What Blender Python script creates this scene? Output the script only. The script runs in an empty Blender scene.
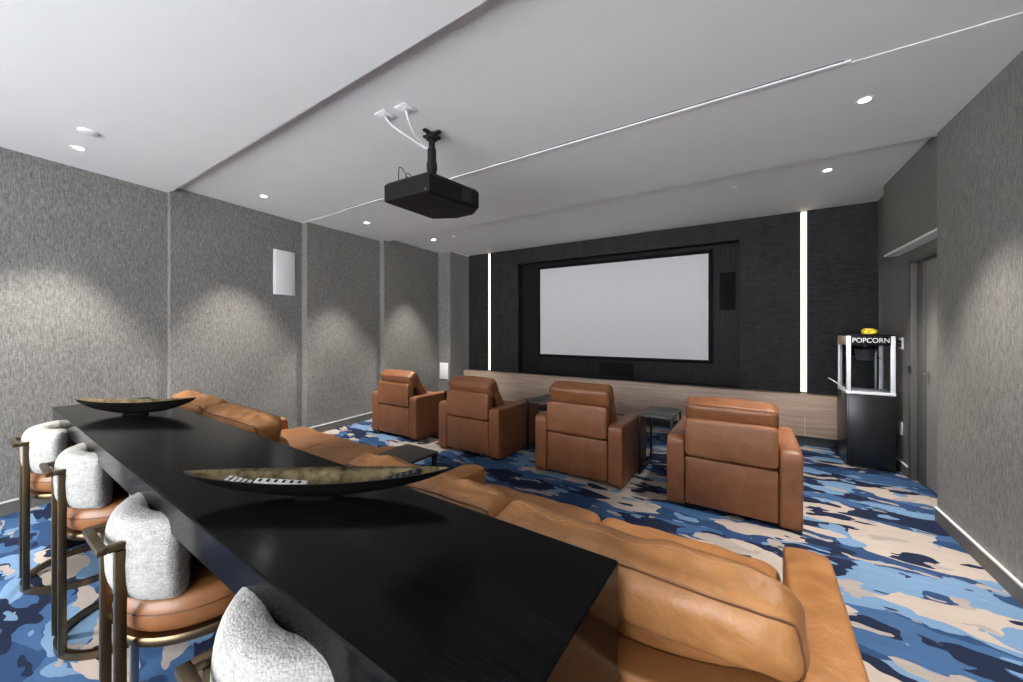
import bpy, bmesh, math, random
from mathutils import Vector, Matrix, noise

PI = math.pi
sc = bpy.context.scene
C = sc.collection
R = math.radians
random.seed(7)

# ---------------------------------------------------------------- camera
cam = bpy.data.objects.new('camera', bpy.data.cameras.new('camera'))
C.objects.link(cam)
cam.location = (0, 0, 1.5)
cam.rotation_euler = (R(90), 0, R(31.8))
cam.data.sensor_width = 36
cam.data.lens = 370 / 1023 * 36
cam.data.shift_y = -11 / 1023
cam.data.clip_start = 0.02
sc.camera = cam

# ---------------------------------------------------------------- light and exposure
sc.view_settings.view_transform = 'Standard'
sc.view_settings.look = 'None'
sc.view_settings.gamma = 1
sc.view_settings.use_curve_mapping = False
sc.view_settings.exposure = 0.45
world = bpy.data.worlds.new('daylight')
sc.world = world
world.use_nodes = True
wbg = world.node_tree.nodes['Background']
wbg.inputs[0].default_value = (0.93, 0.965, 1.0, 1)
wbg.inputs[1].default_value = 10.0
DOWN_POWER = 250.0          # watts of each recessed downlight
DOWN_COLOR = (1.0, 0.95, 0.88)
for loc, rot, sx, sy in (((-1.9, -2.98, 1.5), (R(90), 0, R(180)), 5.4, 2.4),):
    pl = bpy.data.lights.new('added_window_portal', 'AREA')       # daylight portal in the unseen window added behind the camera
    pl.shape = 'RECTANGLE'; pl.size = sx; pl.size_y = sy
    pl.cycles.is_portal = True
    plo = bpy.data.objects.new('added_window_portal', pl); C.objects.link(plo)
    plo.location = loc; plo.rotation_euler = rot

# ---------------------------------------------------------------- material helpers
MATS = {}
def srgb(r, g, b):
    f = lambda c: (c / 255 / 12.92) if c / 255 <= 0.04045 else ((c / 255 + 0.055) / 1.055) ** 2.4
    return (f(r), f(g), f(b), 1)

class NT:
    def __init__(s, name):
        s.m = bpy.data.materials.new(name); s.m.use_nodes = True
        s.t = s.m.node_tree; s.b = s.t.nodes['Principled BSDF']
        MATS[name] = s.m
    def n(s, typ, **kw):
        nd = s.t.nodes.new(typ)
        for k, v in kw.items(): setattr(nd, k, v)
        return nd
    def l(s, a, b): s.t.links.new(a, b)
    def coords(s, scale=(1, 1, 1), out='Object', rot=(0, 0, 0)):
        tc = s.n('ShaderNodeTexCoord'); mp = s.n('ShaderNodeMapping')
        mp.inputs['Scale'].default_value = scale; mp.inputs['Rotation'].default_value = rot
        s.l(tc.outputs[out], mp.inputs[0]); return mp.outputs[0]
    def noise(s, vec, scale, detail=3, rough=0.5, dist=0.0):
        nd = s.n('ShaderNodeTexNoise'); s.l(vec, nd.inputs['Vector'])
        nd.inputs['Scale'].default_value = scale; nd.inputs['Detail'].default_value = detail
        nd.inputs['Roughness'].default_value = rough; nd.inputs['Distortion'].default_value = dist
        return nd.outputs['Fac']
    def ramp(s, fac, stops, interp='LINEAR'):
        nd = s.n('ShaderNodeValToRGB'); nd.color_ramp.interpolation = interp
        e = nd.color_ramp.elements
        while len(e) < len(stops): e.new(0.5)
        for i, (p, c) in enumerate(stops): e[i].position = p; e[i].color = c
        s.l(fac, nd.inputs[0]); return nd.outputs[0]
    def mix(s, fac, a, b, mode='MIX'):
        nd = s.n('ShaderNodeMix', data_type='RGBA', blend_type=mode)
        for sock, v in ((nd.inputs['Factor'], fac), (nd.inputs['A'], a), (nd.inputs['B'], b)):
            if hasattr(v, 'is_linked'): s.l(v, sock)
            else: sock.default_value = v
        # RGBA sockets share names; connect by index
        return nd.outputs['Result'] if False else nd.outputs[2]
    def math(s, op, a, b):
        nd = s.n('ShaderNodeMath', operation=op)
        for i, v in ((0, a), (1, b)):
            if hasattr(v, 'is_linked'): s.l(v, nd.inputs[i])
            else: nd.inputs[i].default_value = v
        return nd.outputs[0]
    def bump(s, h, strength=0.3, dist=0.01, normal=None):
        nd = s.n('ShaderNodeBump'); nd.inputs['Strength'].default_value = strength
        nd.inputs['Distance'].default_value = dist; s.l(h, nd.inputs['Height'])
        if normal: s.l(normal, nd.inputs['Normal'])
        s.l(nd.outputs[0], s.b.inputs['Normal']); return nd.outputs[0]
    def col(s, v):
        if hasattr(v, 'is_linked'): s.l(v, s.b.inputs['Base Color'])
        else: s.b.inputs['Base Color'].default_value = v
    def set(s, rough=0.5, metal=0.0, spec=0.5):
        s.b.inputs['Roughness'].default_value = rough; s.b.inputs['Metallic'].default_value = metal
        s.b.inputs['Specular IOR Level'].default_value = spec

def mixrgb(s, fac, a, b, mode='MIX'):
    nd = s.n('ShaderNodeMix', data_type='RGBA', blend_type=mode)
    for i, v in ((0, fac), (6, a), (7, b)):
        if hasattr(v, 'is_linked'): s.l(v, nd.inputs[i])
        else: nd.inputs[i].default_value = v
    return nd.outputs[2]
NT.mix = mixrgb

def plain(name, c, rough=0.5, metal=0.0, spec=0.5, var=0.08, scale=30, bump=0.05):
    m = NT(name); v = m.coords()
    f = m.noise(v, scale, 3)
    lo = tuple(x * (1 - var) for x in c[:3]) + (1,); hi = tuple(min(1, x * (1 + var)) for x in c[:3]) + (1,)
    m.col(m.ramp(f, [(0.3, lo), (0.7, hi)])); m.set(rough, metal, spec)
    if bump: m.bump(f, bump, 0.002)
    return m.m

# white painted ceiling
plain('ceiling_paint', (0.78, 0.78, 0.78, 1), 0.65, spec=0.25, var=0.012, scale=3, bump=0)
plain('white_plastic', (0.80, 0.81, 0.82, 1), 0.45, var=0.02, bump=0.02)
plain('white_metal', (0.84, 0.85, 0.88, 1), 0.35, var=0.03)
plain('black_plastic', (0.005, 0.005, 0.006, 1), 0.5, spec=0.22, var=0.2, scale=60)
plain('dark_plastic', (0.03, 0.03, 0.032, 1), 0.5, var=0.2, scale=60)
plain('black_metal', (0.008, 0.008, 0.009, 1), 0.42, spec=0.3, var=0.2)
plain('matte_black', (0.004, 0.004, 0.004, 1), 0.9, spec=0.02)
plain('black_velvet', (0.004, 0.004, 0.005, 1), 0.8, spec=0.2)
plain('flute_black', (0.009, 0.009, 0.011, 1), 0.55, spec=0.35)
plain('screen_white', (0.66, 0.66, 0.67, 1), 0.9, spec=0.1, var=0.006, scale=2, bump=0)
plain('dark_table', (0.040, 0.036, 0.033, 1), 0.38, var=0.15, scale=12)
plain('steel', (0.42, 0.43, 0.45, 1), 0.3, metal=1.0)
plain('kettle_steel', (0.16, 0.16, 0.17, 1), 0.35, metal=1.0)
plain('yellow_packet', (0.80, 0.58, 0.03, 1), 0.4, var=0.25, scale=25)
plain('baseboard_grey', (0.125, 0.118, 0.11, 1), 0.6, var=0.05)
plain('baseboard_cap', (0.62, 0.62, 0.61, 1), 0.5, var=0.03)
plain('rubber', (0.02, 0.02, 0.02, 1), 0.7)
plain('door_jamb', (0.10, 0.095, 0.088, 1), 0.5, var=0.05)
plain('piping_leather', (0.10, 0.038, 0.014, 1), 0.5, var=0.15)
plain('stitch_thread', (0.34, 0.19, 0.085, 1), 0.8)
plain('cabinet_black', (0.012, 0.013, 0.016, 1), 0.3, var=0.15)
plain('remote_white', (0.62, 0.62, 0.60, 1), 0.4, var=0.03)

def leather(name, base, dark, rough=0.42, wr=1.0):
    m = NT(name); v = m.coords()
    big = m.noise(v, 3.2, 4, 0.55, 0.6)
    mott = m.noise(v, 16, 4, 0.6, 0.3)
    f = m.math('ADD', m.math('MULTIPLY', big, 0.6), m.math('MULTIPLY', mott, 0.4))
    m.col(m.ramp(f, [(0.34, dark), (0.66, base)]))
    m.set(rough, 0, 0.5)
    r = m.ramp(mott, [(0.3, (rough - .07,) * 3 + (1,)), (0.7, (rough + .1,) * 3 + (1,))]); m.l(r, m.b.inputs['Roughness'])
    wrn = m.noise(v, 9.0, 5, 0.55, 0.25)
    fine = m.noise(v, 160, 2, 0.5)
    h = m.math('ADD', m.math('MULTIPLY', wrn, 1.0 * wr), m.math('MULTIPLY', fine, 0.05))
    m.bump(h, 0.5, 0.02)
    return m.m
leather('sofa_leather', srgb(172, 119, 70), srgb(138, 89, 48), 0.42, 1.0)
leather('chair_leather', srgb(141, 90, 57), srgb(115, 69, 41), 0.42, 0.45)
leather('stool_leather', srgb(140, 92, 55), srgb(118, 73, 40), 0.36, 0.3)

def wallpaper(name, lo, hi, vert=True):
    m = NT(name); v = m.coords()
    a = m.noise(m.coords((115, 115, 20)), 1.0, 3, 0.65)
    b = m.noise(m.coords((45, 45, 120)), 1.0, 2, 0.6)
    big = m.noise(v, 1.4, 2)
    f = m.math('ADD', m.math('MULTIPLY', a, 0.62), m.math('MULTIPLY', b, 0.30))
    f = m.math('ADD', f, m.math('MULTIPLY', big, 0.08))
    m.col(m.ramp(f, [(0.36, lo), (0.64, hi)]))
    m.set(0.48, 0, 0.6)
    m.bump(f, 0.55, 0.004)
    return m.m
wallpaper('wallpaper', (0.098, 0.093, 0.087, 1), (0.300, 0.289, 0.272, 1))
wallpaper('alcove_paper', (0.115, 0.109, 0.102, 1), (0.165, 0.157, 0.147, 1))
wallpaper('door_panel', (0.20, 0.19, 0.177, 1), (0.29, 0.276, 0.258, 1))

def darkfabric():
    m = NT('wall_fabric'); v = m.coords()
    br = m.n('ShaderNodeTexNoise'); br.inputs['Scale'].default_value = 1.0; br.inputs['Detail'].default_value = 4
    m.l(m.coords((9, 9, 60)), br.inputs['Vector'])
    blk = m.noise(m.coords((7, 7, 2.0)), 1.0, 1, 0.5)
    st = m.noise(m.coords((120, 120, 10)), 1.0, 2, 0.5)
    f = m.math('ADD', m.math('MULTIPLY', br.outputs['Fac'], 0.5), m.math('MULTIPLY', st, 0.3))
    f = m.math('ADD', f, m.math('MULTIPLY', blk, 0.2))
    m.col(m.ramp(f, [(0.36, (0.004, 0.004, 0.0045, 1)), (0.64, (0.030, 0.030, 0.032, 1))]))
    m.set(0.7, 0, 0.35); m.bump(f, 0.6, 0.006)
darkfabric()

def wood():
    m = NT('ledge_wood')
    g = m.noise(m.coords((1.3, 8, 26)), 1.0, 6, 0.62, 0.5)
    g2 = m.noise(m.coords((0.7, 4, 90)), 1.0, 3, 0.6)
    f = m.math('ADD', m.math('MULTIPLY', g, 0.7), m.math('MULTIPLY', g2, 0.3))
    m.col(m.ramp(f, [(0.3, srgb(140, 118, 103)), (0.52, srgb(184, 160, 142)), (0.72, srgb(205, 184, 166))]))
    m.set(0.5); m.bump(f, 0.15, 0.002)
wood()

def barwood():
    m = NT('bar_black')
    g = m.noise(m.coords((1.2, 46, 46)), 1.0, 5, 0.6, 0.6)
    g2 = m.noise(m.coords((3.0, 150, 150)), 1.0, 2, 0.6)
    f = m.math('ADD', m.math('MULTIPLY', g, 0.6), m.math('MULTIPLY', g2, 0.4))
    m.col(m.ramp(f, [(0.32, (0.0012, 0.0012, 0.0013, 1)), (0.68, (0.006, 0.006, 0.0065, 1))]))
    m.set(0.3, 0, 0.075)
    m.l(m.ramp(f, [(0.3, (0.17,) * 3 + (1,)), (0.7, (0.10,) * 3 + (1,))]), m.b.inputs['Roughness'])
    m.bump(f, 0.3, 0.0012)
barwood()

def brass(name, c, rough, mott=0.25):
    m = NT(name); f = m.noise(m.coords((1, 1, 1)), 26, 5, 0.65)
    lo = tuple(x * (1 - mott * 2) for x in c) + (1,)
    m.col(m.ramp(f, [(0.32, lo), (0.66, c + (1,))])); m.set(rough, 1.0)
    m.bump(f, 0.12, 0.002)
brass('bronze_metal', (0.185, 0.135, 0.082), 0.34, 0.08)
brass('bowl_gold', (0.165, 0.127, 0.07), 0.48, 0.42)
plain('bowl_black', (0.003, 0.003, 0.0026, 1), 0.4, spec=0.1, var=0.3, scale=14)

def boucle():
    m = NT('boucle'); v = m.coords()
    vo = m.n('ShaderNodeTexVoronoi'); vo.inputs['Scale'].default_value = 170; m.l(v, vo.inputs['Vector'])
    nz = m.noise(v, 60, 4, 0.7, 0.6)
    wv = m.noise(m.coords((18, 18, 120)), 1.0, 2, 0.5, 0.8)
    f = m.math('ADD', m.math('MULTIPLY', vo.outputs['Distance'], -0.25), m.math('ADD', m.math('MULTIPLY', nz, 0.5), m.math('MULTIPLY', wv, 0.45)))
    m.col(m.ramp(f, [(0.12, srgb(128, 126, 123)), (0.55, srgb(178, 176, 172))])); m.set(0.9, 0, 0.2)
    m.bump(f, 0.75, 0.008)
boucle()

def carpet():
    m = NT('carpet'); 
    v0 = m.coords((0.62, 1.0, 1.0))
    # brushy warp
    wn = m.n('ShaderNodeTexNoise'); m.l(v0, wn.inputs['Vector']); wn.inputs['Scale'].default_value = 4.5; wn.inputs['Detail'].default_value = 3
    wa = m.n('ShaderNodeVectorMath', operation='SCALE'); m.l(wn.outputs['Color'], wa.inputs[0]); wa.inputs['Scale'].default_value = 0.16
    wv = m.n('ShaderNodeVectorMath', operation='ADD'); m.l(v0, wv.inputs[0]); m.l(wa.outputs[0], wv.inputs[1])
    def layer(off, scale, thr, detail=2, rough=0.45, stretch=(1, 1, 1)):
        mp = m.n('ShaderNodeMapping'); mp.inputs['Location'].default_value = off; mp.inputs['Scale'].default_value = stretch
        m.l(wv.outputs[0], mp.inputs[0])
        n_ = m.noise(mp.outputs[0], scale, detail, rough)
        return m.math('GREATER_THAN', n_, thr)
    BE, BE2 = srgb(164, 152, 143), srgb(146, 137, 132)
    MB, NV, LB, DB = srgb(57, 85, 121), srgb(27, 35, 56), srgb(101, 128, 157), srgb(41, 63, 97)
    c = m.mix(layer((3, 1, 0), 2.6, 0.50), MB, DB)
    c = m.mix(layer((7, 5, 2), 3.0, 0.57), c, LB)
    c = m.mix(layer((1, 9, 4), 2.5, 0.56, 2, 0.45, (1, 1.5, 1)), c, NV)
    c = m.mix(layer((5.5, 22.1, 1), 1.55, 0.562, 2, 0.5, (1, 1.7, 1)), c, BE)
    c = m.mix(layer((6, 14, 8), 5.2, 0.63, 2), c, LB)
    c = m.mix(layer((4, 17, 3), 4.6, 0.615, 2, 0.4, (1, 1.6, 1)), c, NV)
    c = m.mix(layer((19, 2, 6), 5.8, 0.635, 2, 0.4, (1, 1.5, 1)), c, BE2)
    pile = m.noise(m.coords(), 260, 2, 0.6); streak = m.noise(m.coords((3, 14, 1)), 1.0, 4, 0.6)
    g = m.math('ADD', m.math('MULTIPLY', pile, 0.5), m.math('MULTIPLY', streak, 0.5))
    sh = m.ramp(g, [(0.25, (0.78,) * 3 + (1,)), (0.75, (1.12,) * 3 + (1,))])
    c = m.mix(1.0, c, sh, 'MULTIPLY')
    m.col(c); m.set(0.95, 0, 0.1); m.bump(pile, 0.4, 0.006)
carpet()

def emis(name, c, strength):
    m = NT(name); m.col((0, 0, 0, 1))
    m.b.inputs['Emission Color'].default_value = c; m.b.inputs['Emission Strength'].default_value = strength
emis('lamp_lens', (1, 0.95, 0.88, 1), 40)
def ledmat():
    m = NT('led_strip'); m.col((0.6, 0.55, 0.45, 1))
    f = m.noise(m.coords((1, 1, 36)), 1.0, 1)
    m.b.inputs['Emission Color'].default_value = (1, 0.86, 0.62, 1)
    m.l(m.ramp(f, [(0.35, (0.98,) * 3 + (1,)), (0.65, (1,) * 3 + (1,))]), m.b.inputs['Base Color'])
    m.b.inputs['Emission Strength'].default_value = 1.6
ledmat()
def glass():
    m = NT('clear_glass'); m.col((0.9, 0.92, 0.93, 1)); m.set(0.03, 0, 0.5)
    m.b.inputs['Transmission Weight'].default_value = 1.0; m.b.inputs['IOR'].default_value = 1.03
glass()

# ---------------------------------------------------------------- mesh helpers
def new(): return bmesh.new()
def M(n): return MATS[n]

def finish(me, smooth=True, ang=40):
    if smooth:
        for p in me.polygons: p.use_smooth = True
        try: me.set_sharp_from_angle(angle=R(ang))
        except Exception: pass

def obj(name, bm, mat, parent=None, smooth=True, ang=40):
    bmesh.ops.recalc_face_normals(bm, faces=bm.faces)
    me = bpy.data.meshes.new(name); bm.to_mesh(me); bm.free()
    me.materials.append(M(mat) if isinstance(mat, str) else mat)
    finish(me, smooth, ang)
    o = bpy.data.objects.new(name, me); C.objects.link(o)
    if parent is not None: o.parent = parent
    return o

def tag(o, label, cat, group=None):
    o['label'] = label; o['category'] = cat
    if group: o['group'] = group
    return o
def thing(name, label, cat, loc=(0, 0, 0), rz=0.0, group=None):
    o = bpy.data.objects.new(name, None); C.objects.link(o)
    o.empty_display_size = 0.1
    o.location = loc; o.rotation_euler = (0, 0, rz)
    return tag(o, label, cat, group)
def struct(name, bm, mat, parent=None, smooth=False):
    o = obj(name, bm, mat, parent, smooth)
    if parent is None: o['kind'] = 'structure'
    return o
def dup(root, loc, rz, label, group=None):
    r = root.copy(); C.objects.link(r); r.location = loc; r.rotation_euler = (0, 0, rz)
    r['label'] = label
    if group: r['group'] = group
    for ch in list(root.children):
        c = ch.copy(); C.objects.link(c); c.parent = r
        for g in list(ch.children):
            d = g.copy(); C.objects.link(d); d.parent = c
    return r

def box(bm, x0, x1, y0, y1, z0, z1, r=0.0, seg=2, mat=None):
    t = bmesh.new(); bmesh.ops.create_cube(t, size=1)
    for v in t.verts:
        v.co = Vector(((x0 + x1) / 2 + v.co.x * (x1 - x0), (y0 + y1) / 2 + v.co.y * (y1 - y0), (z0 + z1) / 2 + v.co.z * (z1 - z0)))
    if r > 0:
        bmesh.ops.bevel(t, geom=list(t.edges), offset=r, segments=seg, profile=0.5, affect='EDGES')
    if mat is not None: t.transform(mat)
    merge(bm, t)
def merge(bm, t):
    me = bpy.data.meshes.new('tmp'); t.to_mesh(me); t.free(); bm.from_mesh(me); bpy.data.meshes.remove(me)

def prism(bm, pts, z0, z1):
    lo = [bm.verts.new((x, y, z0)) for x, y in pts]; hi = [bm.verts.new((x, y, z1)) for x, y in pts]
    n = len(pts); bm.faces.new(lo); bm.faces.new(hi)
    for i in range(n): bm.faces.new((lo[i], lo[(i + 1) % n], hi[(i + 1) % n], hi[i]))

def tube(bm, pts, r, n=8, closed=False):
    pts = [Vector(p) for p in pts]; N = len(pts); rings = []
    up = None
    for i in range(N):
        a = pts[(i - 1) % N] if (closed or i > 0) else pts[i]
        b = pts[(i + 1) % N] if (closed or i < N - 1) else pts[i]
        t = (b - a).normalized()
        if up is None:
            up = Vector((0, 0, 1)) if abs(t.z) < 0.9 else Vector((1, 0, 0))
        s = t.cross(up).normalized(); up = s.cross(t).normalized()
        rr = r(i / (N - 1)) if callable(r) else r
        rings.append([bm.verts.new(pts[i] + (s * math.cos(2 * PI * k / n) + up * math.sin(2 * PI * k / n)) * rr) for k in range(n)])
    for i in range(N if closed else N - 1):
        A, B = rings[i], rings[(i + 1) % N]
        for k in range(n): bm.faces.new((A[k], A[(k + 1) % n], B[(k + 1) % n], B[k]))
    if not closed: bm.faces.new(rings[0]); bm.faces.new(rings[-1])

def strip(bm, pts, w, h, closed=False):
    """flat bar: horizontal polyline, width w across, height h in z"""
    pts = [Vector(p) for p in pts]; N = len(pts); rings = []
    for i in range(N):
        a = pts[(i - 1) % N] if (closed or i > 0) else pts[i]
        b = pts[(i + 1) % N] if (closed or i < N - 1) else pts[i]
        t = (b - a); t.z = 0; t.normalize(); s = Vector((t.y, -t.x, 0))
        rings.append([bm.verts.new(pts[i] + s * (dx * w / 2) + Vector((0, 0, dz * h / 2))) for dx, dz in ((-1, -1), (1, -1), (1, 1), (-1, 1))])
    for i in range(N if closed else N - 1):
        A, B = rings[i], rings[(i + 1) % N]
        for k in range(4): bm.faces.new((A[k], A[(k + 1) % 4], B[(k + 1) % 4], B[k]))
    if not closed: bm.faces.new(rings[0]); bm.faces.new(rings[-1])

def lathe(bm, prof, n=24, c=(0, 0, 0)):
    rings = []
    for r, z in prof:
        if r < 1e-6: rings.append([bm.verts.new((c[0], c[1], c[2] + z))])
        else: rings.append([bm.verts.new((c[0] + r * math.cos(2 * PI * k / n), c[1] + r * math.sin(2 * PI * k / n), c[2] + z)) for k in range(n)])
    for A, B in zip(rings, rings[1:]):
        if len(A) == 1 and len(B) == 1: continue
        for k in range(n):
            if len(A) == 1: bm.faces.new((A[0], B[k], B[(k + 1) % n]))
            elif len(B) == 1: bm.faces.new((A[k], A[(k + 1) % n], B[0]))
            else: bm.faces.new((A[k], A[(k + 1) % n], B[(k + 1) % n], B[k]))
    if len(rings[0]) > 1: bm.faces.new(rings[0])
    if len(rings[-1]) > 1: bm.faces.new(rings[-1])

def cubegrid(bm, f, n=14):
    """closed surface of a cube in [-1,1]^3, mapped through f"""
    cache = {}
    def V(a, b, c):
        k = (a, b, c)
        if k not in cache: cache[k] = bm.verts.new(f(2 * a / n - 1, 2 * b / n - 1, 2 * c / n - 1))
        return cache[k]
    for i in range(n):
        for j in range(n):
            for q in (0, n):
                bm.faces.new((V(i, j, q), V(i + 1, j, q), V(i + 1, j + 1, q), V(i, j + 1, q)))
                bm.faces.new((V(i, q, j), V(i + 1, q, j), V(i + 1, q, j + 1), V(i, q, j + 1)))
                bm.faces.new((V(q, i, j), V(q, i + 1, j), V(q, i + 1, j + 1), V(q, i, j + 1)))

def pillow(hx, hy, hz, r=0.05, crown=0.3, wr=0.0, seed=0.0, mat=None):
    """map of a stuffed box cushion: half sizes hx, hy (face), hz (thickness), corner radius r"""
    H = Vector((hx, hy, hz)); rr = min(r, hz * .98)
    def f(u, v, w):
        P = Vector([math.copysign(1 - (1 - abs(c)) ** 1.5, c) * h for c, h in zip((u, v, w), H)])
        I = Vector([max(-(h - rr), min(h - rr, p)) for p, h in zip(P, H)])
        d = P - I
        if d.length > 1e-9:
            m = max(abs(c) for c in d)
            d = d.normalized() * m
        q = I + d
        a, b_ = q.x / hx, q.y / hy
        t = (1 - crown) + crown * (1 - min(1, abs(a)) ** 4) * (1 - min(1, abs(b_)) ** 3)
        x, y, z = q.x, q.y, q.z * t
        # soft faces bulge along the long rims too
        y += .005 * (1 - a * a) * b_ ; x += .006 * (1 - b_ * b_) * a
        if wr:
            edge = max(abs(a), abs(b_)) ** 4
            k = wr * (0.22 + .9 * edge)
            d1 = noise.noise(Vector((x * 7 + seed, y * 9, z * 9))) + .55 * noise.noise(Vector((x * 19 + seed, y * 17, z * 17)))
            nn = Vector((a ** 5, b_ ** 5, q.z / hz)); nn = nn / max(1e-6, nn.length)
            x += nn.x * d1 * k * .5; y += nn.y * d1 * k * .8; z += nn.z * d1 * k
        v_ = Vector((x, y, z))
        return mat @ v_ if mat is not None else v_
    return f

def text_mesh(name, body, size, mat, parent, loc, rot, xs=1.0, ext=0.001):
    cu = bpy.data.curves.new(name, 'FONT'); cu.body = body; cu.size = size; cu.extrude = ext
    cu.align_x = 'CENTER'; cu.align_y = 'CENTER'
    t = bpy.data.objects.new(name + '_tmp', cu); C.objects.link(t)
    dg = bpy.context.evaluated_depsgraph_get()
    me = bpy.data.meshes.new_from_object(t.evaluated_get(dg))
    bpy.data.objects.remove(t); bpy.data.curves.remove(cu)
    me.materials.clear(); me.materials.append(M(mat)); me.name = name
    me.transform(Matrix.Diagonal((xs, 1, 1, 1)))
    o = bpy.data.objects.new(name, me); C.objects.link(o); o.parent = parent
    o.location = loc; o.rotation_euler = rot
    return o

# ================================================================ THE ROOM
ZA, ZB, ZC, ZD = 2.975, 3.0, 3.0, 3.036
TOP = 3.35
YB = -3.0
b = new(); box(b, -5.7, 1.9, YB - 0.2, 6.9, -0.12, 0); struct('floor', b, 'carpet')

b = new()
# seams between the ceiling bands run a little askew: (y at the left wall, y at the right wall)
SEAMS = ((YB - 0.2, YB - 0.2), (1.445, 1.30), (2.91, 2.805), (4.36, 4.30), (6.9, 6.9))
ZS = ((2.975, 2.975), (3.03, 3.03), (3.0255, 3.046), (3.092, 3.086))
XL, XR = -5.2, 1.31
def seam_y(k, x): return SEAMS[k][0] + (SEAMS[k][1] - SEAMS[k][0]) * (x - XL) / (XR - XL)
def ceil_z(y, x=-1.9):
    for k, (za, zb) in enumerate(ZS):
        if seam_y(k, x) <= y < seam_y(k + 1, x): return za + (zb - za) * (y - seam_y(k, x)) / (seam_y(k + 1, x) - seam_y(k, x))
for k, (za, zb) in enumerate(ZS):          # the bands step and rise gently towards the screen
    c4 = ((-5.9, seam_y(k, -5.9), za), (1.9, seam_y(k, 1.9), za), (1.9, seam_y(k + 1, 1.9), zb), (-5.9, seam_y(k + 1, -5.9), zb))
    lo = [b.verts.new(p) for p in c4]; hi = [b.verts.new((p[0], p[1], TOP)) for p in c4]
    b.faces.new(lo); b.faces.new(hi)
    for j in range(4): b.faces.new((lo[j], lo[(j + 1) % 4], hi[(j + 1) % 4], hi[j]))
struct('ceiling', b, 'ceiling_paint')

# left wall: angled panels that step into the room at each joint
inner = [(-5.02, YB), (-5.22, -1.5), (-5.02, -1.5), (-5.21, -0.08), (-5.00, -0.08), (-5.23, 1.43), (-5.15, 1.43), (-5.34, 2.92), (-5.21, 2.92), (-5.33, 4.26),
         (-5.22, 4.26), (-5.32, 5.71), (-5.0, 5.71), (-5.0, 6.9)]
b = new(); prism(b, inner + [(-5.9, 6.9), (-5.9, YB)], -0.1, TOP); struct('wall_left', b, 'wallpaper')

def follow_baseboard(name, line, side, z1=0.1):
    b1, b2 = new(), new()
    for (xa, ya), (xb, yb) in zip(line, line[1:]):
        d = Vector((xb - xa, yb - ya)); L = d.length
        if L < 0.02: continue
        ang = math.atan2(d.y, d.x)
        T = Matrix.Translation((xa, ya, 0)) @ Matrix.Rotation(ang, 4, 'Z')
        s0, s1 = (-0.012, 0.0) if side > 0 else (0.0, 0.012)
        box(b1, 0, L, s0, s1, 0.0, z1, mat=T)
        box(b2, 0, L, min(s0 * 1.3, s0), max(s1 * 1.3, s1), z1, z1 + 0.012, mat=T)
    o = struct(name, b1, 'baseboard_grey'); obj('cap', b2, 'baseboard_cap', o, False)
follow_baseboard('baseboard_left', [(x + 0.002, y) for x, y in inner[4:-1]], 1)

# right wall: papered panel, bulkhead over the door alcove, door wall
b = new(); box(b, 1.31, 1.9, YB, 4.23, -0.1, TOP); struct('wall_right', b, 'wallpaper')
b = new(); box(b, 1.335, 1.9, 4.23, 5.62, 2.32, TOP)
box(b, 1.43, 1.9, 5.62, 6.9, 2.32, TOP)
box(b, 1.45, 1.9, 5.30, 6.9, -0.1, 2.32); box(b, 1.45, 1.9, 4.23, 5.30, 2.20, 2.32)
box(b, 1.60, 1.9, 4.23, 5.30, -0.1, 2.20)
struct('wall_alcove', b, 'alcove_paper')
b = new(); box(b, 1.336, 1.45, 4.232, 5.62, 2.300, 2.319); struct('trim_1', b, 'ceiling_paint')
follow_baseboard('baseboard_right', [(1.309, -2.9), (1.309, 4.23)], -1)
follow_baseboard('baseboard_alcove', [(1.449, 5.32), (1.449, 5.9)], -1)

# door in the alcove
d = new(); box(d, 1.505, 1.545, 4.24, 5.09, 0.012, 2.16, 0.003); dr = struct('door_1', d, 'door_panel')
d = new(); box(d, 1.44, 1.60, 5.235, 5.305, 0, 2.20, 0.004); box(d, 1.44, 1.60, 4.232, 5.305, 2.165, 2.21, 0.004); box(d, 1.485, 1.60, 5.095, 5.235, 0, 2.165, 0.004)
obj('door_frame', d, 'door_jamb', dr)
d = new(); box(d, 1.430, 1.441, 5.225, 5.29, 1.07, 1.145, 0.004); obj('strike_plate', d, 'black_metal', dr)
d = new(); tube(d, [(1.507, 5.03, 1.09), (1.475, 5.03, 1.09)], 0.012); tube(d, [(1.477, 5.04, 1.09), (1.477, 4.99, 1.088)], 0.009); obj('door_handle', d, 'steel', dr)

# screen wall: dark fabric, with a niche for the screen
NX0, NX1, NZ0, NZ1 = -3.72, -0.02, 0.66, 2.80
LX = (-4.42, 0.715); LW = 0.035
b = new()
for x0, x1 in ((-4.95, LX[0] - LW), (LX[0] + LW, NX0), (NX1, LX[1] - LW), (LX[1] + LW, 1.44)):
    box(b, x0, x1, 6.25, 6.6, -0.1, TOP)
box(b, NX0, NX1, 6.25, 6.6, NZ1, TOP); box(b, NX0, NX1, 6.25, 6.6, -0.1, NZ0)
for x in LX: box(b, x - LW, x + LW, 6.30, 6.6, -0.1, TOP)
struct('wall_front', b, 'wall_fabric')
b = new(); box(b, NX0, NX1, 6.46, 6.55, NZ0, NZ1); struct('trim_2', b, 'black_velvet')
for x, lab in zip(LX, ('vertical warm light strip to the left of the screen, nearest the pale low wall plate', 'vertical warm light strip to the right of the screen, nearest the popcorn machine')):
    t = thing('light_strip', lab, 'light strip', (x, 6.29, 0.668), 0, 'warm light strips in the fabric wall')
    q = new(); box(q, -LW + .001, LW - .001, -0.002, 0.008, 0, ceil_z(6.25) - 0.674); obj('channel', q, 'white_plastic', t, False)
    q = new(); box(q, -LW + .004, LW - .004, -0.012, -0.003, 0.004, ceil_z(6.25) - 0.682); obj('diffuser', q, 'led_strip', t, False)

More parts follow.
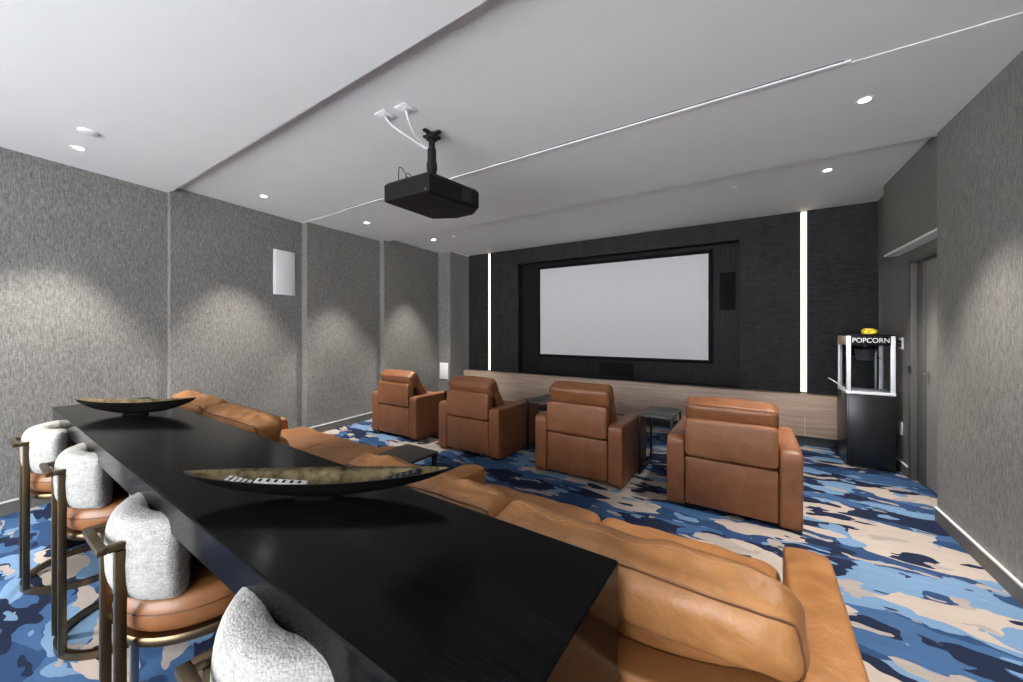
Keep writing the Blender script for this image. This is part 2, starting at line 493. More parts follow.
# unseen back of the room, with a window added to brighten the ceiling
b = new(); WX0, WX1, WZ0, WZ1 = -4.6, 0.8, 0.3, 2.7
box(b, -5.9, WX0, YB - 0.2, YB, -0.1, TOP); box(b, WX1, 1.9, YB - 0.2, YB, -0.1, TOP)
box(b, WX0, WX1, YB - 0.2, YB, -0.1, WZ0); box(b, WX0, WX1, YB - 0.2, YB, WZ1, TOP)
struct('wall_back', b, 'wallpaper')
b = new(); w_ = 0.05
box(b, WX0, WX1, YB - 0.12, YB - 0.06, WZ0, WZ0 + w_); box(b, WX0, WX1, YB - 0.12, YB - 0.06, WZ1 - w_, WZ1)
for k in range(5):
    x = WX0 + (WX1 - WX0 - w_) * k / 4; box(b, x, x + w_, YB - 0.12, YB - 0.06, WZ0, WZ1)
struct('added_window', b, 'black_metal')


# ================================================================ SCREEN WALL THINGS
q = new(); cx0 = NX0 + 0.01
box(q, NX0 + .005, NX1 - .005, 6.42, 6.455, NZ0 + .005, NZ1 - .01)
n_f = 116; pitch = (NX1 - NX0 - .02) / n_f
for k in range(n_f):
    x = NX0 + .01 + (k + .5) * pitch
    box(q, x - pitch * .32, x + pitch * .32, 6.395, 6.42, NZ0 + .005, NZ1 - .01, 0.005, 1)
tag(obj('fluted_panel', q, 'flute_black', None, True, 30), 'black vertically fluted panelling around the projection screen', 'wall panel')
t = thing('projection_screen', 'large white fixed projection screen in a black frame on the front wall', 'screen', (-1.855, 6.36, 1.04))
q = new(); box(q, -1.435, 1.435, 0.0, 0.012, 0, 1.625); obj('screen_surface', q, 'screen_white', t, False)
q = new(); fw = 0.055
for a in ((-1.435 - fw, -1.435, -fw, 1.625 + fw), (1.435, 1.435 + fw, -fw, 1.625 + fw)): box(q, a[0], a[1], -0.02, 0.034, a[2], a[3], 0.006)
for a in ((-fw, 0), (1.625, 1.625 + fw)): box(q, -1.435, 1.435, -0.02, 0.034, a[0], a[1], 0.006)
obj('frame', q, 'black_velvet', t)
def niche_speaker(x0, x1, z0, z1, lab):
    t = thing('wall_speaker', lab, 'speaker', ((x0 + x1) / 2, 6.395, z0), 0, 'black speakers among the flutes')
    w = (x1 - x0) / 2; q = new(); box(q, -w, w, -0.022, -0.001, 0, z1 - z0, 0.004); obj('cabinet', q, 'black_velvet', t)
    q = new(); box(q, -w + .012, w - .012, -0.028, -0.021, .012, z1 - z0 - .012, 0.003); obj('grille', q, 'black_velvet', t)
niche_speaker(-0.27, -0.07, 1.80, 2.36, 'black flush speaker set in the fluted panel to the right of the screen')
niche_speaker(-2.12, -1.55, 0.70, 0.93, 'wide black centre speaker in the fluted panel below the screen')

t = thing('media_ledge', 'long low wood-veneer ledge running along the wall below the screen', 'ledge', (-1.83, 6.07, 0))
q = new(); box(q, -3.12, 3.26, 0.0, 0.178, 0.125, 0.657, 0.004); obj('body', q, 'ledge_wood', t)
q = new(); box(q, -3.10, 3.26, 0.03, 0.175, 0.001, 0.124); obj('plinth', q, 'dark_plastic', t, False)
q = new(); box(q, 2.53, 2.536, -0.003, 0.0, 0.13, 0.40); obj('panel_seam', q, 'baseboard_cap', t, False)

# ================================================================ WALL FITTINGS
def on_left_panel(name, lab, cat, y, z0, z1, wdt, i):
    (xa, ya), (xb, yb) = inner[i], inner[i + 1]
    k = (y - ya) / (yb - ya); x = xa + (xb - xa) * k
    ang = math.atan2(yb - ya, xb - xa)
    t = thing(name, lab, cat, (x, y, z0), ang)      # local +x along the wall, local -y into the room
    return t
t = on_left_panel('wall_speaker', 'white rectangular in-wall speaker high on the left wall', 'speaker', 2.66, 1.98, 2.58, .3, 6)
q = new(); box(q, -.15, .15, -0.016, -0.001, 0, .60, 0.004); obj('frame', q, 'white_plastic', t)
q = new(); box(q, -.135, .135, -0.022, -0.015, .015, .585, 0.003); obj('grille', q, 'white_plastic', t)
t = thing('wall_plate', 'pale square plate low on the left wall return beside the fabric wall', 'wall plate', (-5.16, 5.708, 0.50))
q = new(); box(q, -.11, .11, -0.014, 0, 0, .33, 0.004); obj('frame', q, 'white_plastic', t)
q = new(); box(q, -.095, .095, -0.02, -0.013, .015, .315, 0.003); obj('grille', q, 'white_plastic', t)
t = thing('wall_switch', 'small pale switch panel on the wall between popcorn machine and door', 'switch', (1.449, 5.52, 1.36))
q = new(); box(q, -.010, 0, -.06, .06, -.06, .06, 0.003); obj('plate', q, 'white_plastic', t)
for zz in (-.028, .012):
    q = new(); box(q, -.016, -.010, -.045, .045, zz - .012, zz + .018, 0.002); obj('button', q, 'dark_plastic', t)
t = thing('wall_socket', 'small pale power socket low on the wall behind the black popcorn cart', 'socket', (1.449, 5.52, 0.46))
q = new(); box(q, -.010, 0, -.04, .04, -.07, .07, 0.003); obj('plate', q, 'white_plastic', t)

# ================================================================ CEILING FITTINGS
def downlight(x, y, z, lab):
    t = thing('downlight', lab, 'downlight', (x, y, z), 0, 'recessed ceiling downlights')
    q = new(); lathe(q, [(0.030, -0.001), (0.030, -0.004), (0.044, -0.005), (0.048, -0.001)], 24); obj('trim_ring', q, 'white_plastic', t)
    q = new(); lathe(q, [(0.0, -0.0015), (0.030, -0.0015), (0.030, -0.003), (0, -0.0035)], 20); obj('lens', q, 'lamp_lens', t)
    L = bpy.data.lights.new('beam', 'SPOT'); L.energy = DOWN_POWER; L.color = DOWN_COLOR
    L.spot_size = R(66); L.spot_blend = 0.55; L.shadow_soft_size = 0.03
    o = bpy.data.objects.new('beam', L); C.objects.link(o); o.parent = t; o.location = (0, 0, -0.012)
for x, y, z, lab in ((-4.56, 0.70, ZA, 'lit recessed downlight at far left of the ceiling, beside the flat round detector'),
                  (-4.63, 2.10, ZB, 'lit recessed downlight above the white speaker on the left wall'),
                  (-4.54, 3.40, ZC, 'lit recessed downlight near the left wall, just left of the projector'),
                  (-4.59, 4.81, ZD, 'lit recessed downlight nearest the far left corner, by the screen wall'),
                  (0.70, 3.33, ZC, 'bright recessed downlight on the right, the larger and nearer of two'),
                  (0.73, 4.78, ZD, 'bright recessed downlight above the popcorn machine, further from the camera'),
                  (0.68, 1.95, ZB, 'unseen recessed downlight over the right end of the near sofa, mirroring the left row'),  # unseen lamp, supposed from the left row and kept for its light
                  (-3.4, -0.3, ZA, 'added unseen downlight behind the left end of the row of bar stools')):  # lamp added out of view to light the stool backs
    downlight(x, y, ceil_z(y, x), lab)
q = new(); lathe(q, [(0.055, 0), (0.055, -0.008), (0.045, -0.014), (0, -0.016)], 24)
o = tag(obj('ceiling_detector', q, 'white_plastic'), 'flat round white detector on the ceiling beside the far left downlight', 'detector'); o.location = (-4.12, 0.68, ZA)
for loc, lab in (((-0.06, 4.83, ceil_z(4.83, -.06)), 'small white sprinkler cap on the ceiling to the right of centre, above the screen'),
                 ((-4.16, 4.82, ceil_z(4.82, -4.16)), 'small white sprinkler cap on the ceiling beside the farthest left downlight')):
    q = new(); lathe(q, [(0.035, 0), (0.035, -0.006), (0.026, -0.010), (0, -0.011)], 20)
    o = tag(obj('sprinkler_cap', q, 'white_plastic'), lab, 'sprinkler', 'sprinkler caps'); o.location = loc
t = thing('curtain_track', 'long white recessed track with a dark slot across the ceiling behind the projector', 'ceiling track', (-1.87, 2.842, 3.0165), math.atan2(2.805 - 2.91, 6.51))
q = new(); box(q, -2.40, 2.40, -0.018, 0.014, 0.003, 0.020, 0.002); obj('rail', q, 'white_plastic', t)
q = new(); box(q, -2.37, 2.37, -0.026, -0.019, 0.012, 0.0235); obj('slot', q, 'black_plastic', t, False)

# projector on its ceiling mount
t = thing('projector', 'black home cinema projector hanging from the ceiling on a short pole', 'projector', (-2.12, 2.23, 0), R(-1))
q = new()
ou = [(-.262, -.285), (.205, -.262), (.272, .235), (.13, .345), (-.05, .35), (-.262, .24)]
def inset(p, k): return [(x * k, y * k) for x, y in p]
vs = []
for k, z in ((0.93, 2.500), (1.0, 2.512), (1.0, 2.635), (0.93, 2.66), (0.80, 2.672)):
    vs.append([q.verts.new((x, y, z)) for x, y in inset(ou, k)])
for A, B in zip(vs, vs[1:]):
    for k in range(6): q.faces.new((A[k], A[(k + 1) % 6], B[(k + 1) % 6], B[k]))
q.faces.new(vs[0]); q.faces.new(vs[-1]); obj('body', q, 'black_plastic', t, True, 20)
q = new(); tube(q, [(.02, .30, 2.585), (.02, .365, 2.585)], 0.055, 20); obj('lens', q, 'black_metal', t)
q = new()
for k in range(6): box(q, -.004, .004, -.05, .05, 2.53 + k * .016, 2.538 + k * .016, mat=Matrix.Translation((.2535, .10, 0)) @ Matrix.Rotation(R(-7.7), 4, 'Z'))
obj('vent', q, 'dark_plastic', t, False)
q = new(); tube(q, [(0.17, -.26, 2.53), (0.17, -.268, 2.53)], .006, 8); obj('badge', q, 'steel', t)
q = new(); lathe(q, [(.09, 2.66), (.09, 2.685), (.07, 2.692), (0.0, 2.692)], 20, (-.02, -.02, 0)); obj('mount_plate', q, 'black_metal', t)
q = new(); px, py = 0.085, -0.115
lathe(q, [(.036, 2.66), (.036, 2.74), (.041, 2.742), (.041, 2.79), (.035, 2.792), (.033, 2.90), (.024, 2.905), (.024, 3.02), (0, 3.02)], 18, (px, py, 0))
obj('pole', q, 'black_metal', t)
q = new()
for a in (0, 90):
    box(q, -.085, .085, -.016, .016, 3.008, 3.027, 0.005, mat=Matrix.Translation((px, py, 0)) @ Matrix.Rotation(R(a), 4, 'Z'))
lathe(q, [(.045, 2.975), (.045, 3.010), (0, 3.010)], 18, (px, py, 0)); obj('ceiling_bracket', q, 'black_metal', t)
for j in range(3):
    q = new(); pts = []
    for k in range(15):
        a = k / 14
        pts.append((-.235 + .09 * a + .03 * j - .07 * math.sin(PI * a) , -.16 + .05 * j + .06 * a, 2.65 + .19 * math.sin(PI * a) * (1 - .2 * j)))
    tube(q, pts, .004, 6); obj('cable_loop', q, 'black_plastic', t)
for loc, lab in (((-2.15, 1.765, ceil_z(1.765)), 'white ceiling outlet plate, the left of two by the projector mount'), ((-1.965, 1.785, ceil_z(1.785)), 'white ceiling outlet plate, the right of two by the projector mount')):
    u = thing('outlet_plate', lab, 'outlet plate', loc, R(-1), 'ceiling outlet plates')
    q = new(); box(q, -.055, .055, -.055, .055, -.008, -.001, 0.003); obj('plate', q, 'white_plastic', u)
    q = new(); box(q, -.022, .022, -.022, .022, -.013, -.008, 0.002); obj('socket', q, 'baseboard_cap', u)
for k, (ax, ay) in enumerate(((-2.15, 1.765), (-1.965, 1.785))):
    z0 = ceil_z(ay) - .015; ex, ey = -2.045 + .012 * k, 2.06
    P = [Vector(p) for p in ((ax, ay, z0), (ax + .005, ay + .03, z0 - .06), (-2.085 + .03 * k, 1.90, z0 - .085), (ex, ey, z0 - .13))]
    q = new(); pts = []
    for i in range(21):
        a = i / 20; c_ = 1 - a
        pts.append(P[0] * c_ ** 3 + P[1] * 3 * c_ * c_ * a + P[2] * 3 * c_ * a * a + P[3] * a ** 3)
    tube(q, pts, .0065, 8)
    tag(obj('power_cable', q, 'white_plastic'), ('white cable from the left ceiling outlet plate to the projector pole', 'white cable from the right ceiling outlet plate to the projector pole')[k], 'cable', 'white projector cables')

# ================================================================ RECLINER CHAIRS AND SOFAS
def back_cushion_matrix(xc, ytop, ztop, length, thick, alpha):
    """local x = width, local y = up along the cushion, local z = towards the rear; (ytop, ztop) is the top front edge"""
    up = Vector((0, -math.sin(alpha), math.cos(alpha))); rear = Vector((0, -math.cos(alpha), -math.sin(alpha)))
    c = Vector((xc, ytop, ztop)) - up * (length / 2) + rear * (thick / 2)
    m = Matrix((( 1, up.x, rear.x, c.x), (0, up.y, rear.y, c.y), (0, up.z, rear.z, c.z), (0, 0, 0, 1)))
    return m

def ring_on(f, w, n=16, uu=1.0):
    P = []
    for k in range(n): P.append((-1 + 2 * k / n, -1))
    for k in range(n): P.append((1, -1 + 2 * k / n))
    for k in range(n): P.append((1 - 2 * k / n, 1))
    for k in range(n): P.append((-1, 1 - 2 * k / n))
    return [f(u, v, w) for u, v in P]

def armrest(x0, x1, depth, h, mat, parent, flare=0.0):
    q = new()
    def f(u, v, w):
        p = 22; s = (abs(u) ** p + abs(v) ** p + abs(w) ** p) ** (1 / p); u, v, w = u / s, v / s, w / s
        x = (x0 + x1) / 2 + u * (x1 - x0) / 2; y = depth / 2 + v * depth / 2; z = (h + .008) / 2 + w * (h - .008) / 2
        if w < 0: x = (x0 + x1) / 2 + u * (x1 - x0) / 2 * min(1, 1.0)
        if w > 0: z += 0.012 * (1 - u * u) * w - 0.010 * (v + 1) * 0.5 * w
        return Vector((x, y, z))
    cubegrid(q, f, 16); return obj('armrest', q, mat, parent, True, 60)

DIP = {'sofa_leather': 0.105, 'chair_leather': 0.0}
def seat_row(name, label, cat, loc, rz, seats, seat_w, arm_w, depth, arm_h, mat, alpha, cush_top, group=None, wr=0.006, foot=None, front_over=0.04, cush_y=0.12, cth=0.21, seed=0.0, low=False, slump=None):
    t = thing(name, label, cat, loc, rz, group)
    W = seats * seat_w + 2 * arm_w; xl = -W / 2
    armrest(xl, xl + arm_w, depth, arm_h, mat, t); armrest(-xl - arm_w, -xl, depth, arm_h, mat, t)
    q = new(); box(q, xl + arm_w + .004, -xl - arm_w - .004, 0.012, depth - .03, 0.035, 0.40, 0.012); obj('base', q, mat, t)
    for sx in (-1, 1):
        for yy in (0.06, depth - .1):
            q = new(); box(q, sx * (W / 2 - .12) - .03, sx * (W / 2 - .12) + .03, yy, yy + .06, 0.0, 0.05); obj('foot', q, 'rubber', t, False)
    for i in range(seats):
        x0 = xl + arm_w + i * seat_w; x1 = x0 + seat_w; xc = (x0 + x1) / 2; g = .004
        q = new(); box(q, x0 + g, x1 - g, 0.0, 0.06, 0.04, 0.435, 0.014, 3)
        for sx in (-1, 1): tube(q, [(xc + sx * seat_w * .16, -0.0005, 0.05), (xc + sx * seat_w * .16, -0.0005, 0.425)], 0.0022, 6)
        obj('rear_panel', q, mat, t)
        q = new()
        def fp(u, v, w):
            p = 16; s = (abs(u) ** p + abs(v) ** p + abs(w) ** p) ** (1 / p); u, v, w = u / s, v / s, w / s
            dz = DIP[mat] * (1 - u * u) * max(0.0, w)
            return Vector((xc + u * (seat_w / 2 - g), 0.04 + v * 0.055 + (0.008 * w if w > 0 else 0), 0.605 + w * 0.155 - dz))
        cubegrid(q, fp, 16); obj('back_panel', q, mat, t, True, 60)
        a = alpha[i] if isinstance(alpha, (list, tuple)) else alpha
        zt = cush_top[i] if isinstance(cush_top, (list, tuple)) else cush_top
        crn, crw = (.055, .32) if seats > 1 else (.042, .16); HLn = 0.178 if seats > 1 else 0.20                                       # head cushion, standing proud at the rear
        m = back_cushion_matrix(xc, cush_y + cth * math.cos(a), zt, HLn, cth, a)
        f = pillow(seat_w / 2 - .002, HLn / 2, cth / 2, crn, crw, wr, seed + i * 7.3, m)
        q = new(); cubegrid(q, f, 34); cu = obj('head_cushion', q, mat, t, True, 80)
        q = new(); fo = pillow(seat_w / 2 , HLn / 2 + .002, cth / 2 + .002, crn, crw, wr, seed + i * 7.3, m)
        tube(q, ring_on(fo, 0.80, 24), 0.0025, 6, True); obj('piping', q, 'piping_leather', cu)
        if wr > 0.004:
            for ww in (0.62, -0.30):
                q = new(); tube(q, [f(-.95 + 1.9 * k / 60, 1, ww) for k in range(61)], 0.0011, 4); obj('stitch_line', q, 'stitch_thread', cu)
        up = Vector((0, -math.sin(a), math.cos(a)))
        Lb = (zt - 0.43) / math.cos(a) - HLn * .93
        tb_ = cth * .66
        m = back_cushion_matrix(xc, cush_y + cth * math.cos(a) - up.y * HLn * .93, zt - up.z * HLn * .93, Lb, tb_, a)
        q = new(); cubegrid(q, pillow(seat_w / 2 - .004, Lb / 2, tb_ / 2, .05, 0.12, wr * .5, seed + 1 + i, m), 22); obj('back_cushion', q, mat, t, True, 80)
        m = Matrix.Translation((xc, (0.24 + depth + front_over) / 2, 0.42))
        q = new(); cubegrid(q, pillow(seat_w / 2 - .004, (depth + front_over - 0.24) / 2, 0.075, .06, 0.2, wr * .6, seed + 3 + i, m), 22); obj('seat_cushion', q, mat, t, True, 80)
        q = new()
        box(q, x0 + .01, x1 - .01, depth - .05, depth + front_over * .5, 0.06, 0.36, 0.025, 3); fr = obj('footrest', q, mat, t)
    return t

RZ = R(-1.9)
sofa_r = seat_row('reclining_sofa', 'near tan leather two-seat reclining sofa behind the right half of the black bar', 'sofa', (-0.685, 0.945, 0), RZ,
                  2, 0.80, 0.16, 1.05, 0.595, 'sofa_leather', R(12), [0.957, 0.936], 'tan leather sofas behind the bar', 0.024, cush_y=-0.012, cth=0.19, seed=2.0)
sofa_l = seat_row('reclining_sofa', 'far tan leather two-seat reclining sofa behind the left end of the bar', 'sofa', (-3.24, 1.03, 0), RZ,
                  2, 0.80, 0.16, 1.0, 0.59, 'sofa_leather', R(16), [1.01, 0.99], 'tan leather sofas behind the bar', 0.024, front_over=0.14, cush_y=0.0, cth=0.22, seed=31.0)

for x, y, a, zt, lab, sd in ((-4.165, 3.545, 33, 0.945, 'leftmost tan leather recliner with its headrest tipped back, by the left wall', 1),
                             (-2.81, 3.505, 30, 0.945, 'second tan leather recliner from the left wall, with a creased head cushion', 4),
                             (-1.41, 3.49, 22, 0.97, 'third tan leather recliner from the left, with a smooth upright headrest', 8),
                             (-0.08, 3.42, 20, 0.935, 'rightmost and nearest tan leather recliner, in front of the popcorn machine', 11)):
    seat_row('recliner_chair', lab, 'armchair', (x, y, 0), RZ * .7, 1, 0.65, 0.145, 0.95, 0.59, 'chair_leather', R(a), zt,
             'tan leather recliners facing the screen', 0.008 if sd in (4, 11) else 0.003, cush_y=0.012 if a < 28 else -0.012, cth=0.20, seed=sd)

# narrow dark tables between seats
def side_table(loc, lab, rz=RZ):
    t = thing('side_table', lab, 'side table', loc, rz, 'narrow dark side tables between the seats')
    q = new(); box(q, -.165, .165, 0, .55, 0.602, 0.622, 0.004); obj('tabletop', q, 'dark_table', t)
    for x in (-.155, .155):
        q = new(); box(q, x - .009, x + .009, .012, .052, 0, .602, .002); box(q, x - .009, x + .009, .498, .538, 0, .602, .002)
        box(q, x - .009, x + .009, .05, .50, 0, .02, .002); obj('leg_frame', q, 'black_metal', t)
    return t
tb = side_table((-0.742, 3.955, 0), 'dark narrow side table between the two rightmost recliners')
dup(tb, (-2.11, 4.00, 0), RZ, 'dark narrow side table between the two middle recliners')
dup(tb, (-3.50, 4.04, 0), RZ, 'dark narrow side table between the two leftmost recliners')
dup(tb, (-2.045, 1.455, 0), RZ, 'dark narrow side table between the two sofas behind the bar')

# ================================================================ BAR
t = thing('bar_table', 'long black wood-grain counter with waterfall ends in the foreground', 'bar counter', (-2.11, 0.67, 0), RZ)
HL, HD, BZ = 1.866, 0.238, 0.975
q = new(); U = [(-HL, 0), (-HL, BZ), (HL, BZ), (HL, 0), (HL - .06, 0), (HL - .06, BZ - .09), (-HL + .06, BZ - .09), (-HL + .06, 0)]
fr = [q.verts.new((x, -HD, z)) for x, z in U]; bk = [q.verts.new((x, HD, z)) for x, z in U]
q.faces.new(fr); q.faces.new(bk)
for k in range(8): q.faces.new((fr[k], fr[(k + 1) % 8], bk[(k + 1) % 8], bk[k]))
bmesh.ops.bevel(q, geom=list(q.edges), offset=.0035, segments=1, affect='EDGES'); obj('waterfall_top', q, 'bar_black', t, True, 30)
q = new(); box(q, -HL + .061, HL - .061, HD - .035, HD - .01, 0, BZ - .091); obj('back_panel', q, 'bar_black', t, False)
q = new(); box(q, -.016, .016, -HD + .03, -HD + .055, 0, BZ - .091, .003); box(q, -.05, .05, -HD + .01, -HD + .08, 0, .008, .002); obj('support_leg', q, 'steel', t)

# ================================================================ STOOLS
def make_stool(loc, rz, lab):
    t = thing('bar_stool', lab, 'bar stool', loc, rz, 'boucle backed stools along the bar')
    q = new(); N = 56
    strip(q, [(.255 * math.cos(2 * PI * k / N), .255 * math.sin(2 * PI * k / N), .0165) for k in range(N)], .022, .033, True); obj('base_ring', q, 'bronze_metal', t, True, 50)
    for sx in (-1, 1):
        q = new(); box(q, sx * .098 - .013, sx * .098 + .013, -.262, -.236, .03, .845, .003); obj('post', q, 'bronze_metal', t)
    q = new()
    for sx in (-1, 1): box(q, sx * .098 - .011, sx * .098 + .011, -.276, -.236, .8455, .867, .004)
    box(q, -.109, .109, -.298, -.275, .8455, .867, .004); obj('back_handle', q, 'bronze_metal', t)
    q = new(); lathe(q, [(.20, .528), (.236, .529), (.240, .535), (.240, .552), (.236, .558), (.20, .558)], 48); obj('seat_rim', q, 'bronze_metal', t)
    q = new(); pr = [(0.0, .545), (.228, .55)]
    for k in range(9):
        a = -PI / 2 + PI * k / 8; pr.append((.205 + .034 * math.cos(a), .617 + .058 * math.sin(a)))
    pr += [(.12, .679), (0, .681)]
    lathe(q, pr, 56); s = obj('seat', q, 'stool_leather', t, True, 70)
    q = new(); tube(q, [(.2395 * math.cos(2 * PI * k / 48), .2395 * math.sin(2 * PI * k / 48), .628) for k in range(48)], .0022, 6, True); obj('seam', q, 'piping_leather', s)
    # crescent backrest
    q = new(); A = R(66); NS, NR = 64, 28; rings = []
    for i in range(NS + 1):
        s_ = -1 + 2 * i / NS; th = -PI / 2 - R(8) + s_ * A
        e = min(1.0, max(0.0, (abs(s_) - .88) / .12)); k = math.sqrt(max(0.0, 1 - e * e))
        rad = .205; tw = .052 * (.02 + .98 * k)
        hh = .126 * (.80 + .20 * k)
        zc = .797 - .004 * abs(s_) ** 2
        ring = []
        for j in range(NR):
            a = 2 * PI * j / NR; ca, sa = math.cos(a), math.sin(a)
            du = math.copysign(abs(ca) ** .62, ca) * tw; dz = math.copysign(abs(sa) ** .5, sa) * hh
            bow = .008 * (1 - (dz / hh) ** 2)
            r = rad + du + (bow if du > 0 else 0)
            ring.append(q.verts.new((r * math.cos(th), r * math.sin(th), zc + dz)))
        rings.append(ring)
    for X, Y in zip(rings, rings[1:]):
        for j in range(NR): q.faces.new((X[j], X[(j + 1) % NR], Y[(j + 1) % NR], Y[j]))
    q.faces.new(rings[0]); q.faces.new(rings[-1])
    obj('backrest', q, 'boucle', t, True, 75)
    return t
st = make_stool((-3.53, 0.585, 0), RZ, 'farthest grey boucle-backed bar stool, at the left end of the bar')
for x, y, lab in ((-2.71, 0.605, 'second farthest grey boucle-backed bar stool, with its whole bronze floor ring in view'),
                  (-1.665, 0.575, 'third grey boucle-backed bar stool, showing a broad tan leather seat, second nearest the camera'),
                  (-0.785, 0.55, 'nearest grey boucle-backed bar stool, cut off at the bottom edge')):
    dup(st, (x, y, 0), RZ, lab)

# ================================================================ BOWLS AND REMOTES
def bowl(loc, rz, L, W, lab, RH=.084):
    t = thing('boat_bowl', lab, 'bowl', loc, rz, 'long boat-shaped bowls on the bar')
    def surf(scale_w, zbot, lift):
        q = new(); NS, NC = 40, 14; rows = []
        for i in range(NS + 1):
            s_ = -1 + 2 * i / NS; k = max(0.0, 1 - abs(s_) ** 2.0)
            hw = W * scale_w * (k ** .75) + .0012; rim = RH + .018 * s_ * s_
            bot = rim - .0015 - (RH - zbot) * (k ** .7)
            row = []
            for j in range(NC + 1):
                a = -1 + 2 * j / NC
                zz = bot + (rim - bot) * abs(a) ** 2.2
                row.append(q.verts.new((s_ * L / 2 * lift, a * hw, zz)))
            rows.append(row)
        for A, B in zip(rows, rows[1:]):
            for j in range(NC): q.faces.new((A[j], A[j + 1], B[j + 1], B[j]))
        return q, rows
    q, ro = surf(1.0, .008, 1.0)
    NS, NC = 40, 14
    inner_rows = []
    for i in range(NS + 1):
        s_ = -1 + 2 * i / NS; k = max(0.0, 1 - abs(s_) ** 2.0); hw = W * .93 * (k ** .75) + .0008; rim = RH + .018 * s_ * s_
        bot = rim - .001 - (RH - .020) * (k ** .7)
        inner_rows.append([q.verts.new((s_ * L / 2 * .985, (-1 + 2 * j / NC) * hw, bot + (rim - bot) * abs(-1 + 2 * j / NC) ** 2.2)) for j in range(NC + 1)])
    for A, B in zip(inner_rows, inner_rows[1:]):
        for j in range(NC):
            f = q.faces.new((A[j], A[j + 1], B[j + 1], B[j])); f.material_index = 1
    for j in (0, NC):
        for i in range(NS): f = q.faces.new((ro[i][j], ro[i + 1][j], inner_rows[i + 1][j], inner_rows[i][j])); f.material_index = 1
    o = obj('body', q, 'bowl_black', t, True, 60); o.data.materials.append(M('bowl_gold'))
    q = new(); lathe(q, [(.048, 0.0005), (.048, .006), (.040, .012), (0, .012)], 28)
    for v in q.verts: v.co.x *= 1.5; v.co.y *= .8
    obj('foot', q, 'matte_black', t)
    return t
BOWL_N = (-1.135, 0.672, BZ); BOWL_A = R(34)
bowl(BOWL_N, BOWL_A, .83, .072, 'near long boat-shaped bowl with gold inside, holding remote controls', .066)
bowl((-3.20, 0.725, BZ), R(35), .72, .065, 'far long boat-shaped bowl at the left end of the bar')
def remote(u, v, w_, l_, body, key, lab, tilt, roll=0.0, nk=7, dz=.046):
    ca, sa = math.cos(BOWL_A), math.sin(BOWL_A)
    t = thing('remote_control', lab, 'remote control', (BOWL_N[0] + u * ca - v * sa, BOWL_N[1] + u * sa + v * ca, BZ + dz), 0, 'remote controls in the near bowl')
    t.rotation_euler = (roll, tilt, BOWL_A)
    q = new(); box(q, -l_ / 2, l_ / 2, -w_ / 2, w_ / 2, 0, .012, .004); obj('body', q, body, t)
    for i in range(nk):
        for j in (-1, 1):
            q = new(); x = -l_ / 2 + l_ * (i + .7) / (nk + .6); box(q, x - .005, x + .005, j * w_ * .24 - .006, j * w_ * .24 + .006, .0122, .0145, .001); obj('button', q, key, t)
remote(-.12, -.004, .050, .16, 'remote_white', 'black_plastic', 'white remote control with dark buttons in the near bowl', R(4), R(14), 6, .032)
remote(-.245, .000, .028, .085, 'black_plastic', 'remote_white', 'short black remote with pale keys at the left end of the near bowl', R(14), R(10), 5, .042)
remote(.265, .0, .030, .12, 'black_plastic', 'dark_plastic', 'black remote control at the right end of the near bowl', R(-14), R(10), 5, .054)

# ================================================================ POPCORN MACHINE AND CART
t = thing('popcorn_cart', 'black floor cabinet under the popcorn machine beside the door alcove', 'cabinet', (0.992, 5.42, 0), R(1))
q = new(); box(q, 0, .395, 0, .42, .02, .80, .004); obj('body', q, 'cabinet_black', t)
q = new(); box(q, .012, .383, -.012, 0, .04, .785, .003); obj('front_door', q, 'cabinet_black', t)
for xx in (.03, .32):
    for yy in (.03, .35):
        q = new(); box(q, xx, xx + .04, yy, yy + .04, 0, .02); obj('foot', q, 'rubber', t, False)
t = thing('popcorn_machine', 'glass-sided popcorn machine with white frame and black lettered sign', 'popcorn machine', (0.992, 5.42, .801), R(1))
H = .635; W, D = .39, .40
for x in (0, W - .036):
    for y in (0, D - .03):
        q = new(); box(q, x, x + .036, y, y + .03, .03, H, .003); obj('corner_post', q, 'white_metal', t)
q = new(); box(q, -.004, W + .004, -.004, D, 0, .03, .004); obj('base_tray', q, 'white_metal', t)
q = new(); box(q, 0, W, 0, D, H, H + .012, .003); obj('roof', q, 'black_plastic', t)
q = new(); box(q, .037, W - .037, -.002, .012, H - .10, H - .001, .002); sg = obj('sign_panel', q, 'black_plastic', t)
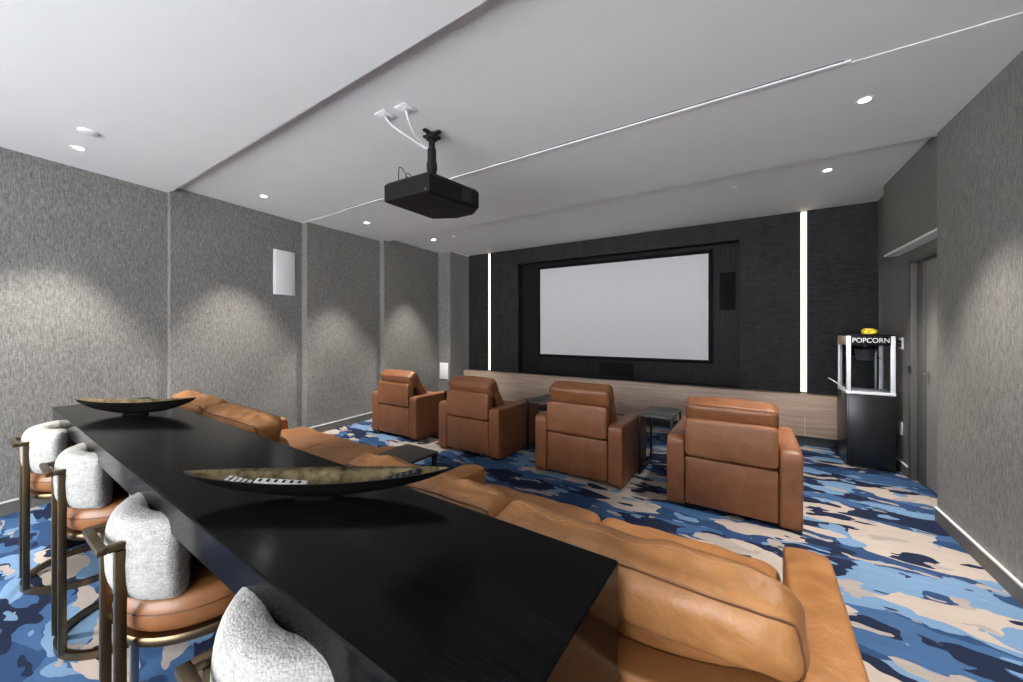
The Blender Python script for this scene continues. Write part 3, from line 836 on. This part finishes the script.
text_mesh('sign_lettering', 'POPCORN', .074, 'white_plastic', sg, (W / 2, -.0035, H - .05), (R(90), 0, 0), 0.86)
q = new(); box(q, -.001, .008, .031, D - .031, H - .10, H - .001, .002); obj('side_sign', q, 'ledge_wood', t)
for nm, a in (('front_glass', (.037, W - .037, .012, .015)), ('rear_glass', (.037, W - .037, D - .015, D - .012)), ('side_glass', (.010, .013, .031, D - .031)), ('side_glass', (W - .013, W - .010, .031, D - .031))):
    q = new(); box(q, a[0], a[1], a[2], a[3], .031, H - .10 if nm != 'rear_glass' else H - .002); obj(nm, q, 'clear_glass', t, False)
q = new(); lathe(q, [(0.0, .36), (.06, .36), (.075, .375), (.085, .48), (.088, .485), (.05, .50), (0, .505)], 24, (W * .5, D * .5, 0)); kt = obj('kettle', q, 'kettle_steel', t)
q = new(); tube(q, [(W * .5, D * .5, .50), (W * .5, D * .5, H)], .012, 8); tube(q, [(W * .5 - .11, D * .5, .40), (W * .5 + .13, D * .5, .385)], .006, 8); obj('hanger', q, 'kettle_steel', kt)
q = new(); tube(q, [(W * .72, D * .45, .04), (W * .72, D * .45, .46)], .016, 10); obj('inner_rod', q, 'kettle_steel', t)
q = new(); box(q, .04, W - .04, D - .032, D - .017, .031, H - .002); obj('dark_back', q, 'black_plastic', t, False)
q = new(); box(q, -.125, 0, .06, .32, -.003, .003, .001, mat=Matrix.Translation((-.006, 0, .055)) @ Matrix.Rotation(R(38), 4, 'Y')); obj('side_flap', q, 'white_metal', t)
q = new()
def lump(u, v, w):
    p = 3; s = (abs(u) ** p + abs(v) ** p + abs(w) ** p) ** (1 / p); u, v, w = u / s, v / s, w / s
    k = 1 + .25 * noise.noise(Vector((u * 1.7, v * 1.7, w * 1.7 + 4)))
    return Vector((u * .065 * k, v * .05 * k, .034 + w * .034 * (k if w > 0 else 1)))
cubegrid(q, lump, 12)
o = tag(obj('snack_packet', q, 'yellow_packet', None, True, 80), 'crumpled yellow packet lying on top of the popcorn machine', 'packet'); o.location = (1.205, 5.56, .801 + H + .012)
